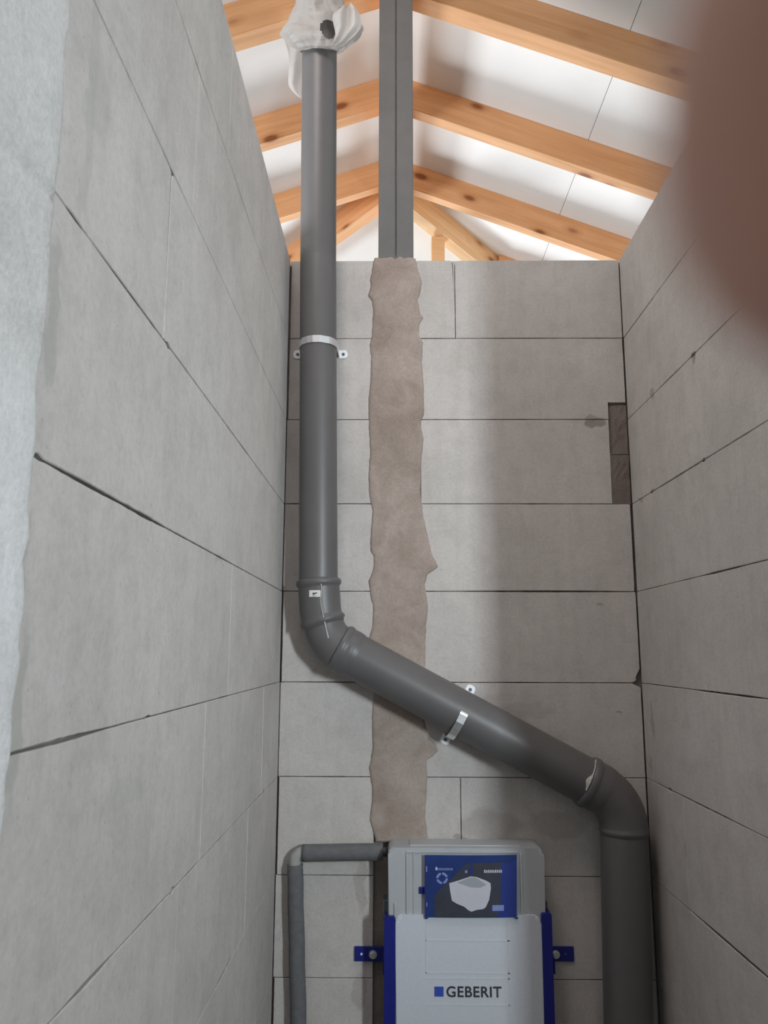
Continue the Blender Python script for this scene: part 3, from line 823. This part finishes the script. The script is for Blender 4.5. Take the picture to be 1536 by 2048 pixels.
# loose flap on the right and tail hanging behind the pipe on the left
def flap(rows_, y0, wav=0.012, ns=14):
    bm = bmesh.new(); G_ = []
    for j, (v, a, b) in enumerate(rows_):
        r_ = []
        for i in range(ns + 1):
            u = a + (b - a) * i / ns; p = pp(u, v, y0)
            p.y += wav * math.sin(i * .9 + j * .35) + wav * noise.noise(Vector((u * .05, v * .05, 2)))
            r_.append(bm.verts.new(p))
        G_.append(r_)
    for j in range(len(G_) - 1):
        for i in range(ns): bm.faces.new((G_[j][i], G_[j][i + 1], G_[j + 1][i + 1], G_[j + 1][i])).smooth = True
    return bm
tail = [(60, 562, 640), (75, 566, 640), (90, 573, 640), (105, 577, 636), (120, 578, 632), (135, 577, 630), (150, 576, 628), (165, 575, 626), (178, 580, 622), (188, 590, 618), (196, 598, 612)]
o = local(link('foil_tail', flap(tail, D - 0.045, .006), M_foil, fo), fo)
md = o.modifiers.new('s', 'SUBSURF'); md.levels = 1; md.render_levels = 1
ear = [(11, 684, 704), (15, 672, 712), (22, 668, 718), (32, 664, 721), (44, 666, 723), (54, 669, 721), (66, 671, 709), (78, 669, 698), (88, 665, 688), (92, 662, 680)]
o = local(link('foil_flap', flap(ear, D - 0.19, .007), M_foil, fo), fo)
md = o.modifiers.new('s', 'SUBSURF'); md.levels = 1; md.render_levels = 1

# ------------------------------------------------------------------ water pipe in foam sleeves
YW = D - 0.027
wp = thing('water_pipe', 'thin water pipe in dark grey foam sleeves with a light elbow, left of the cistern', 'pipe', loc=onY(597, 2048, YW))
def wpiece(name, pts, r, mat, seg=24):
    bm = bmesh.new(); path = dens(pts, .01); tube(bm, path, radii_for(path, r if callable(r) else (lambda s, t: r)), seg)
    return local(link(name, bm, mat, wp), wp)
w0, w1 = onY(590, 1729, YW), onY(597, 2048, YW)
dn = (w1 - w0).normalized()
wob = [w0.lerp(w1, i / 8) + Vector((0.0008 * math.sin(i * 2.1), 0, 0)) for i in range(9)] + [Vector((w1.x + 0.03, YW, 0.004))]
wpiece('foam_sleeve', wob, 0.0207, M_foam)
h0, h1 = onY(605, 1706, YW), onY(766, 1703.5, YW)
wpiece('foam_sleeve', [h0, h0.lerp(h1, .5) + Vector((0, 0, .0006)), h1], 0.0212, M_foam)
cr = Vector((w0.x - dn.x * .02, YW, h0.z - 0.002))
el = [w0 + dn * 0.01] + fillet(w0, cr, h0, 0.020, 10)[0:] + [h0 + Vector((0.01, 0, 0))]
wpiece('pipe_elbow', el, lambda s, t: 0.0165 if .01 < s < t - .01 else 0.0175, M_ppr)
wpiece('pipe_end', [h1 - Vector((.01, 0, 0)), Vector((-0.0135, YW, h1.z))], 0.012, M_dark)

# ------------------------------------------------------------------ concealed cistern
YF = D - 0.108                       # front of the styrofoam panel
YT = D - 0.100                       # front of the tank
def fx(u, v, y): return onY(u, v, y).x
def fz(u, v, y): return onY(u, v, y).z
cis = thing('concealed_cistern', 'wall-hung concealed cistern, white panel in blue steel frame below the mortar strip', 'cistern', loc=(fx(939, 2048, YF), D, 0.0))
tx0, tx1 = fx(776, 1760, YT), fx(1090, 1760, YT); tz1 = fz(930, 1696, YT); tz0 = fz(930, 1845, YT)
def rrect(x0, x1, z0, z1, r, y, n=6, corners=(1, 1, 1, 1)):
    pts = []
    for (cx, cz, a0, rr) in ((x1 - r, z1 - r, 0, corners[0]), (x0 + r, z1 - r, 90, corners[1]), (x0 + r, z0 + r, 180, corners[2]), (x1 - r, z0 + r, 270, corners[3])):
        if rr:
            for i in range(n + 1):
                a = math.radians(a0 + 90 * i / n); pts.append(Vector((cx + r * math.cos(a), y, cz + r * math.sin(a))))
        else:
            sx = 1 if a0 in (0, 270) else -1; sz = 1 if a0 in (0, 90) else -1
            pts.append(Vector((cx + sx * r, y, cz + sz * r)))
    return pts
def rbox(bm, x0, x1, z0, z1, r, y0, y1, bev=.004, corners=(1, 1, 1, 1), mi=0):
    b0 = set(bm.faces)
    f = prism(bm, rrect(x0, x1, z0, z1, r, y0, corners=corners), Vector((0, y1 - y0, 0)), mi)
    if bev: bmesh.ops.bevel(bm, geom=list(f.edges), offset=bev, segments=3, profile=.5, affect='EDGES')
bm = bmesh.new()
rbox(bm, tx0, tx1, 0.62, tz1, .016, YT, D - .003, .010, (1, 1, 0, 0))
bmesh.ops.recalc_face_normals(bm, faces=bm.faces[:])
tk = local(link('cistern_tank', bm, M_tank, cis), cis)
# moulded ribs and lid of the tank
bm = bmesh.new()
box(bm, fx(812, 1760, YT), fx(817, 1760, YT), YT - .004, YT + .002, tz0 + .02, tz1 - .012, 0, .0015)
box(bm, fx(826, 1760, YT), fx(829, 1760, YT), YT - .0025, YT + .002, tz0 + .02, tz1 - .012, 0, .001)
box(bm, fx(1040, 1760, YT), fx(1045, 1760, YT), YT - .004, YT + .002, tz0 + .02, tz1 - .012, 0, .0015)
box(bm, fx(788, 1820, YT), fx(793, 1820, YT), YT - .004, YT + .002, tz0 + .0, tz0 + .045, 0, .0015)
box(bm, fx(812, 1700, YT), fx(1035, 1700, YT), YT - .003, YT + .002, tz1 - .012, tz1 - .007, 0, .001)
bmesh.ops.recalc_face_normals(bm, faces=bm.faces[:])
local(link('moulded_rib', bm, M_tank, tk), cis)
bm = bmesh.new(); zc = fz(846, 1780, YT)
box(bm, fx(838, 1780, YT), fx(852, 1780, YT), YT - .005, YT + .002, zc - .008, zc + .008, 0, .001)
local(link('latch', bm, M_blue, tk), cis)
bm = bmesh.new()                       # lid opening on top
rbox(bm, tx0 + .055, tx1 - .055, tz1 - .004, tz1 + .003, .003, YT + .02, D - .02, .001)
bmesh.ops.recalc_face_normals(bm, faces=bm.faces[:])
local(link('tank_lid', bm, M_tank, tk), cis)
# polystyrene front panel
px0, px1 = fx(790, 1950, YF), fx(1087, 1950, YF); pz1 = fz(930, 1830, YF)
bm = bmesh.new(); rbox(bm, px0, px1, 0.35, pz1, .020, YF, D - .03, .009, (1, 1, 0, 0))
bmesh.ops.recalc_face_normals(bm, faces=bm.faces[:])
pn = local(link('front_panel', bm, M_styro, cis), cis)
bm = bmesh.new()                       # faint moulded lines
def line(u0, v0, u1, v1, w=.0011):
    a, b = onY(u0, v0, YF), onY(u1, v1, YF)
    box(bm, min(a.x, b.x) - w / 2, max(a.x, b.x) + w / 2, YF - .0007, YF + .001, min(a.z, b.z) - w / 2, max(a.z, b.z) + w / 2)
for q in ((852, 1881, 1019, 1881), (852, 1946, 1019, 1946), (852, 1957, 1019, 1957), (852, 1840, 852, 1946), (1019, 1840, 1019, 2048), (850, 2010, 1019, 2010)): line(*q)
local(link('panel_line', bm, M_styro, pn), cis)
# blue side rails
for s, (u0, u1) in ((-1, (768, 791)), (1, (1086, 1107))):
    bm = bmesh.new(); y0 = YF - .003
    xa, xb = fx(u0, 1940, y0), fx(u1, 1940, y0); zt = fz(930, 1834 if s < 0 else 1826, y0)
    rbox(bm, xa, xb, 0.0, zt, .005, y0, D - .02, .002, (1, 1, 0, 0))
    bmesh.ops.recalc_face_normals(bm, faces=bm.faces[:])
    local(link('frame_rail', bm, M_blue, cis), cis)
    bm = bmesh.new()
    xm = xa + .003 if s < 0 else xb - .012
    box(bm, xm - (0.006 if s < 0 else 0), xm + .009, D - .075, D - .03, zt - .02, zt + (.028 if s < 0 else .016), 0, .002)
    local(link('rail_hook', bm, M_dark, cis), cis)
# wall brackets
for s, (u0, u1, ub, uh) in ((-1, (709, 775, 746, 723)), (1, (1098, 1148, 1111, 1131))):
    yb = D - .006
    bm = bmesh.new(); z0_, z1_ = fz(u0, 1923, yb), fz(u0, 1893, yb)
    box(bm, fx(u0, 1907, yb), fx(u1, 1907, yb), yb, D - .001, z0_, z1_, 0, .0012)
    xs_ = fx(768, 1907, yb) if s < 0 else fx(1096, 1907, yb)
    box(bm, xs_ - .002, xs_ + .002, D - .09, D - .004, z0_, z1_, 0, .0008)
    br = local(link('wall_bracket', bm, M_blue, cis), cis)
    bm = bmesh.new(); zc = (z0_ + z1_) / 2
    mt = Matrix.Translation((fx(ub, 1907, yb), yb - .003, zc)) @ Matrix.Rotation(math.pi / 2, 4, 'X')
    bmesh.ops.create_cone(bm, cap_ends=True, segments=20, radius1=.0105, radius2=.0105, depth=.003, matrix=mt)
    bmesh.ops.create_cone(bm, cap_ends=True, segments=6, radius1=.007, radius2=.0065, depth=.006, matrix=Matrix.Translation((0, -.004, 0)) @ mt)
    local(link('bolt', bm, M_zinc, br), cis)
    bm = bmesh.new()
    mt = Matrix.Translation((fx(uh, 1907, yb), yb - .0006, zc)) @ Matrix.Rotation(math.pi / 2, 4, 'X')
    bmesh.ops.create_cone(bm, cap_ends=True, segments=14, radius1=.0032, radius2=.0028, depth=.002, matrix=mt)
    local(link('screw', bm, M_zinc_l if s < 0 else M_dark, br), cis)

def text_mesh(s, x0, x1, z0, z1, y, bold=0.0):
    cu = bpy.data.curves.new('t', 'FONT'); cu.body = s; cu.extrude = 0; cu.offset = bold; cu.space_character = 1.08
    ob = bpy.data.objects.new('t', cu); COL.objects.link(ob)
    bpy.context.view_layer.update()
    me = bpy.data.meshes.new_from_object(ob.evaluated_get(bpy.context.evaluated_depsgraph_get()))
    bpy.data.objects.remove(ob)
    xs = [v.co.x for v in me.vertices]; zs = [v.co.y for v in me.vertices]
    a, b, c, d = min(xs), max(xs), min(zs), max(zs)
    for v in me.vertices:
        v.co = Vector((x0 + (v.co.x - a) / (b - a) * (x1 - x0), y, z0 + (v.co.y - c) / (d - c) * (z1 - z0)))
    return me
def merge_text(bm, me, mi):
    k = len(bm.faces); bm.from_mesh(me); bm.faces.ensure_lookup_table()
    for f in bm.faces[k:]: f.material_index = mi
yl = YF - .0008
bm = bmesh.new(); a, b = onY(869, 1993, yl), onY(887, 1973.5, yl)
box(bm, a.x, b.x, yl - .0003, YF, a.z, b.z, 0)
a, b = onY(893, 1994.5, yl), onY(1003, 1973, yl)
merge_text(bm, text_mesh('GEBERIT', a.x, b.x, a.z, b.z, yl, 0.020), 1)
lo = local(link('logo', bm, [M_lblue, M_ink], pn), cis); lo['label'] = 'blue square and dark capitals reading GEBERIT'

# ------------------------------------------------------------------ leaflet hanging in front of the tank
M_l1 = mat_plain('leaflet_blue', (0.045, 0.09, 0.34), 0.35, 0, 0.12, 9, 0.02)
M_l2 = mat_plain('leaflet_dark', (0.045, 0.05, 0.07), 0.35, 0, 0.12, 30, 0)
M_l3 = mat_plain('leaflet_bowl_white', (0.55, 0.56, 0.62), 0.35, 0, 0.03, 30, 0)
M_l4 = mat_plain('leaflet_bowl_grey', (0.34, 0.36, 0.40), 0.35, 0, 0.03, 30, 0)
M_l5 = mat_plain('leaflet_pale_blue', (0.22, 0.28, 0.58), 0.35, 0, 0.05, 90, 0)
M_l6 = mat_plain('leaflet_deep_blue', (0.02, 0.04, 0.22), 0.35, 0, 0.1, 9, 0)
YL = YF - .007
def lp(cx, cy, k=0):     # coordinates in the 1536x1097 close-up of (840,1700)-(1050,1850)
    p = onY(840 + cx / 7.314, 1700 + cy / 7.314, YL); p.y = YL - .00025 * k
    p.y += 0.0035 * math.sin((cx - 60) / 1350 * math.pi) * -1
    return p
leaf = bmesh.new()
def poly(pts, mi, k, sub=1):
    vs = [leaf.verts.new(lp(x, y, k)) for x, y in pts]
    f = leaf.faces.new(vs); f.material_index = mi
def gridq(x0, x1, y0, y1, mi, k, n=12):
    xs = [x0 + (x1 - x0) * i / n for i in range(n + 1)]
    top = [leaf.verts.new(lp(x, y0, k)) for x in xs]; bot = [leaf.verts.new(lp(x, y1, k)) for x in xs]
    for i in range(n): leaf.faces.new((bot[i], bot[i + 1], top[i + 1], top[i])).material_index = mi
# paper sheet with thickness
gridq(68, 1415, 72, 985, 0, 0)
bmesh.ops.solidify(leaf, geom=leaf.faces[:], thickness=0.0006)
def strips(outline, mi, k, step=40):
    """fill polygon in vertical strips so that it follows the sheet's curve"""
    xs = sorted({x for x, _ in outline} | {min(x for x, _ in outline) + step * i for i in range(60) if min(x for x, _ in outline) + step * i < max(x for x, _ in outline)})
    def cut(x):
        ys = []
        n = len(outline)
        for i in range(n):
            (xa, ya), (xb, yb) = outline[i], outline[(i + 1) % n]
            if xa == xb: continue
            if min(xa, xb) <= x <= max(xa, xb): ys.append(ya + (yb - ya) * (x - xa) / (xb - xa))
        return (min(ys), max(ys)) if ys else None
    for a, b in zip(xs, xs[1:]):
        ca, cb = cut(a + 1e-3), cut(b - 1e-3)
        if not ca or not cb: continue
        vs = [leaf.verts.new(lp(x, y, k)) for x, y in ((a, ca[1]), (b, cb[1]), (b, cb[0]), (a, ca[0]))]
        try: leaf.faces.new(vs).material_index = mi
        except ValueError: pass
strips([(210, 980), (210, 660), (640, 230), (720, 190), (1240, 180), (1300, 300), (1300, 980)], 1, 1)
strips([(1180, 200), (1300, 200), (1415, 100), (1415, 985), (1300, 985), (1100, 985), (1230, 800)], 5, 2)
strips([(425, 480), (560, 440), (740, 378), (830, 390), (960, 440), (1030, 480), (1035, 560), (1010, 720), (960, 830), (920, 858), (830, 868), (750, 895), (700, 870), (650, 825), (540, 780), (465, 735), (440, 600)], 2, 3)
strips([(540, 470), (740, 392), (820, 400), (970, 500), (880, 545), (740, 540)], 3, 4)
strips([(725, 210), (765, 210), (765, 350), (725, 350)], 5, 4)
strips([(655, 290), (690, 290), (690, 330), (655, 330)], 4, 4)
strips([(1055, 800), (1225, 800), (1225, 885), (1055, 885)], 4, 4)
for i in range(10):
    x = 935 + i * 27; strips([(x, 282 + (i % 3) * 4), (x + 18, 282 + (i % 2) * 8), (x + 18, 328), (x, 328)], 2, 4)
for i in range(9):
    x = 225 + i * 29; strips([(x, 245 if i == 0 else 258), (x + (26 if i == 0 else 18), 245 if i == 0 else 258), (x + (26 if i == 0 else 18), 292), (x, 292)], 4 if i else 2, 4)
for k in range(24):                        # round emblem
    if k % 6 == 5: continue
    a0, a1 = 2 * math.pi * k / 24, 2 * math.pi * (k + 1) / 24
    vs = [leaf.verts.new(lp(322 + r * math.cos(a), 408 + r * math.sin(a), 4)) for r, a in ((52, a0), (86, a0), (86, a1), (52, a1))]
    leaf.faces.new(vs).material_index = 4
gridq(88, 104, 235, 320, 4, 4, 1); gridq(92, 106, 765, 825, 4, 4, 1)
for x0 in (75, 1395):                       # lower corners tucked past the panel edge
    gridq(x0, x0 + 40, 985, 1010, 5, 0, 1)
lf = link('leaflet', leaf, [M_l1, M_l2, M_l3, M_l4, M_l5, M_l6])
tag(lf, 'blue printed leaflet with a picture of a white toilet bowl, in front of the tank', 'leaflet')

# ------------------------------------------------------------------ hand of the person taking the picture
t = NT('skin'); v = t.coords(); n1 = t.noise(v, 60, 4); n2 = t.noise(v, 900, 2)
t.setup(t.ramp(n1, [(0.3, (0.44, 0.205, 0.14)), (0.7, (0.52, 0.26, 0.18))]), 0.5); t.b.inputs['Subsurface Weight'].default_value = 0.15
t.b.inputs['Subsurface Radius'].default_value = (0.004, 0.0015, 0.001); t.bump(n2, .2, .0003); M_skin = t.m
M_nail = mat_plain('nail', (0.66, 0.42, 0.34), 0.3, 0, 0.05, 100, 0)
def CS(x, y, d): return CAMP + RT * x + UP * y + FW * d      # metres right of, above and ahead of the eye
hv = []; hr = []; he = []
def hn(x, y, d, r, p=None):
    hv.append(CS(x, y, d)); hr.append(r); i = len(hv) - 1
    if p is not None: he.append((p, i))
    return i
palm = hn(.100, -.035, .004, .022)
p1_ = hn(.098, -.010, .006, .020, palm); p0_ = hn(.098, -.060, .002, .021, palm); wr = hn(.104, -.100, -.006, .024, p0_); fa = hn(.118, -.170, -.02, .027, wr); hn(.135, -.26, -.04, .031, fa)
TIPX, TIPY, TIPD = .0055, .0085, .0140
k_ = hn(.086, .004, .012, .0118, p1_); m1 = hn(.060, .0085, .022, .0092, k_); m2 = hn(.036, .009, .020, .0083, m1); hn(.020, .0088, .0165, .0080, m2); hn(.0125, .0087, .0150, .0078, len(hv) - 1); hn(TIPX, TIPY, TIPD, .0062, len(hv) - 1)
k_ = hn(.086, -.016, .012, .0118, palm); m1 = hn(.062, -.0135, .022, .0092, k_); m2 = hn(.042, -.0125, .019, .0084, m1); hn(.034, -.012, .016, .0072, m2)
k_ = hn(.087, -.036, .010, .0112, palm); m1 = hn(.066, -.034, .020, .0088, k_); m2 = hn(.046, -.032, .018, .0080, m1); hn(.037, -.031, .015, .0068, m2)
k_ = hn(.090, -.056, .008, .0102, p0_); m1 = hn(.072, -.054, .016, .0078, k_); m2 = hn(.058, -.052, .014, .0070, m1); hn(.051, -.051, .012, .0060, m2)
k_ = hn(.090, -.048, -.012, .0150, p0_); m1 = hn(.074, -.024, -.020, .0112, k_); m2 = hn(.058, -.004, -.020, .0095, m1); hn(.048, .008, -.018, .0078, m2)
me = bpy.data.meshes.new('hand'); hb = CS(.118, -.170, -.02)
me.from_pydata([v - hb for v in hv], he, []); me.materials.append(M_skin)
hand = bpy.data.objects.new('person', me); COL.objects.link(hand); hand.location = hb
bpy.context.view_layer.objects.active = hand
sk = hand.modifiers.new('skin', 'SKIN'); sk.use_smooth_shade = True
for i, sv in enumerate(me.skin_vertices[0].data):
    sv.radius = (hr[i], hr[i]); sv.use_root = (i == 0)
ss = hand.modifiers.new('sub', 'SUBSURF'); ss.levels = 2; ss.render_levels = 3
bpy.context.view_layer.update()
me2 = bpy.data.meshes.new_from_object(hand.evaluated_get(bpy.context.evaluated_depsgraph_get()))
hand.modifiers.clear(); hand.data = me2
for p in me2.polygons: p.use_smooth = True
tag(hand, 'blurred fingertip of the person taking the picture, over the top right corner', 'person')
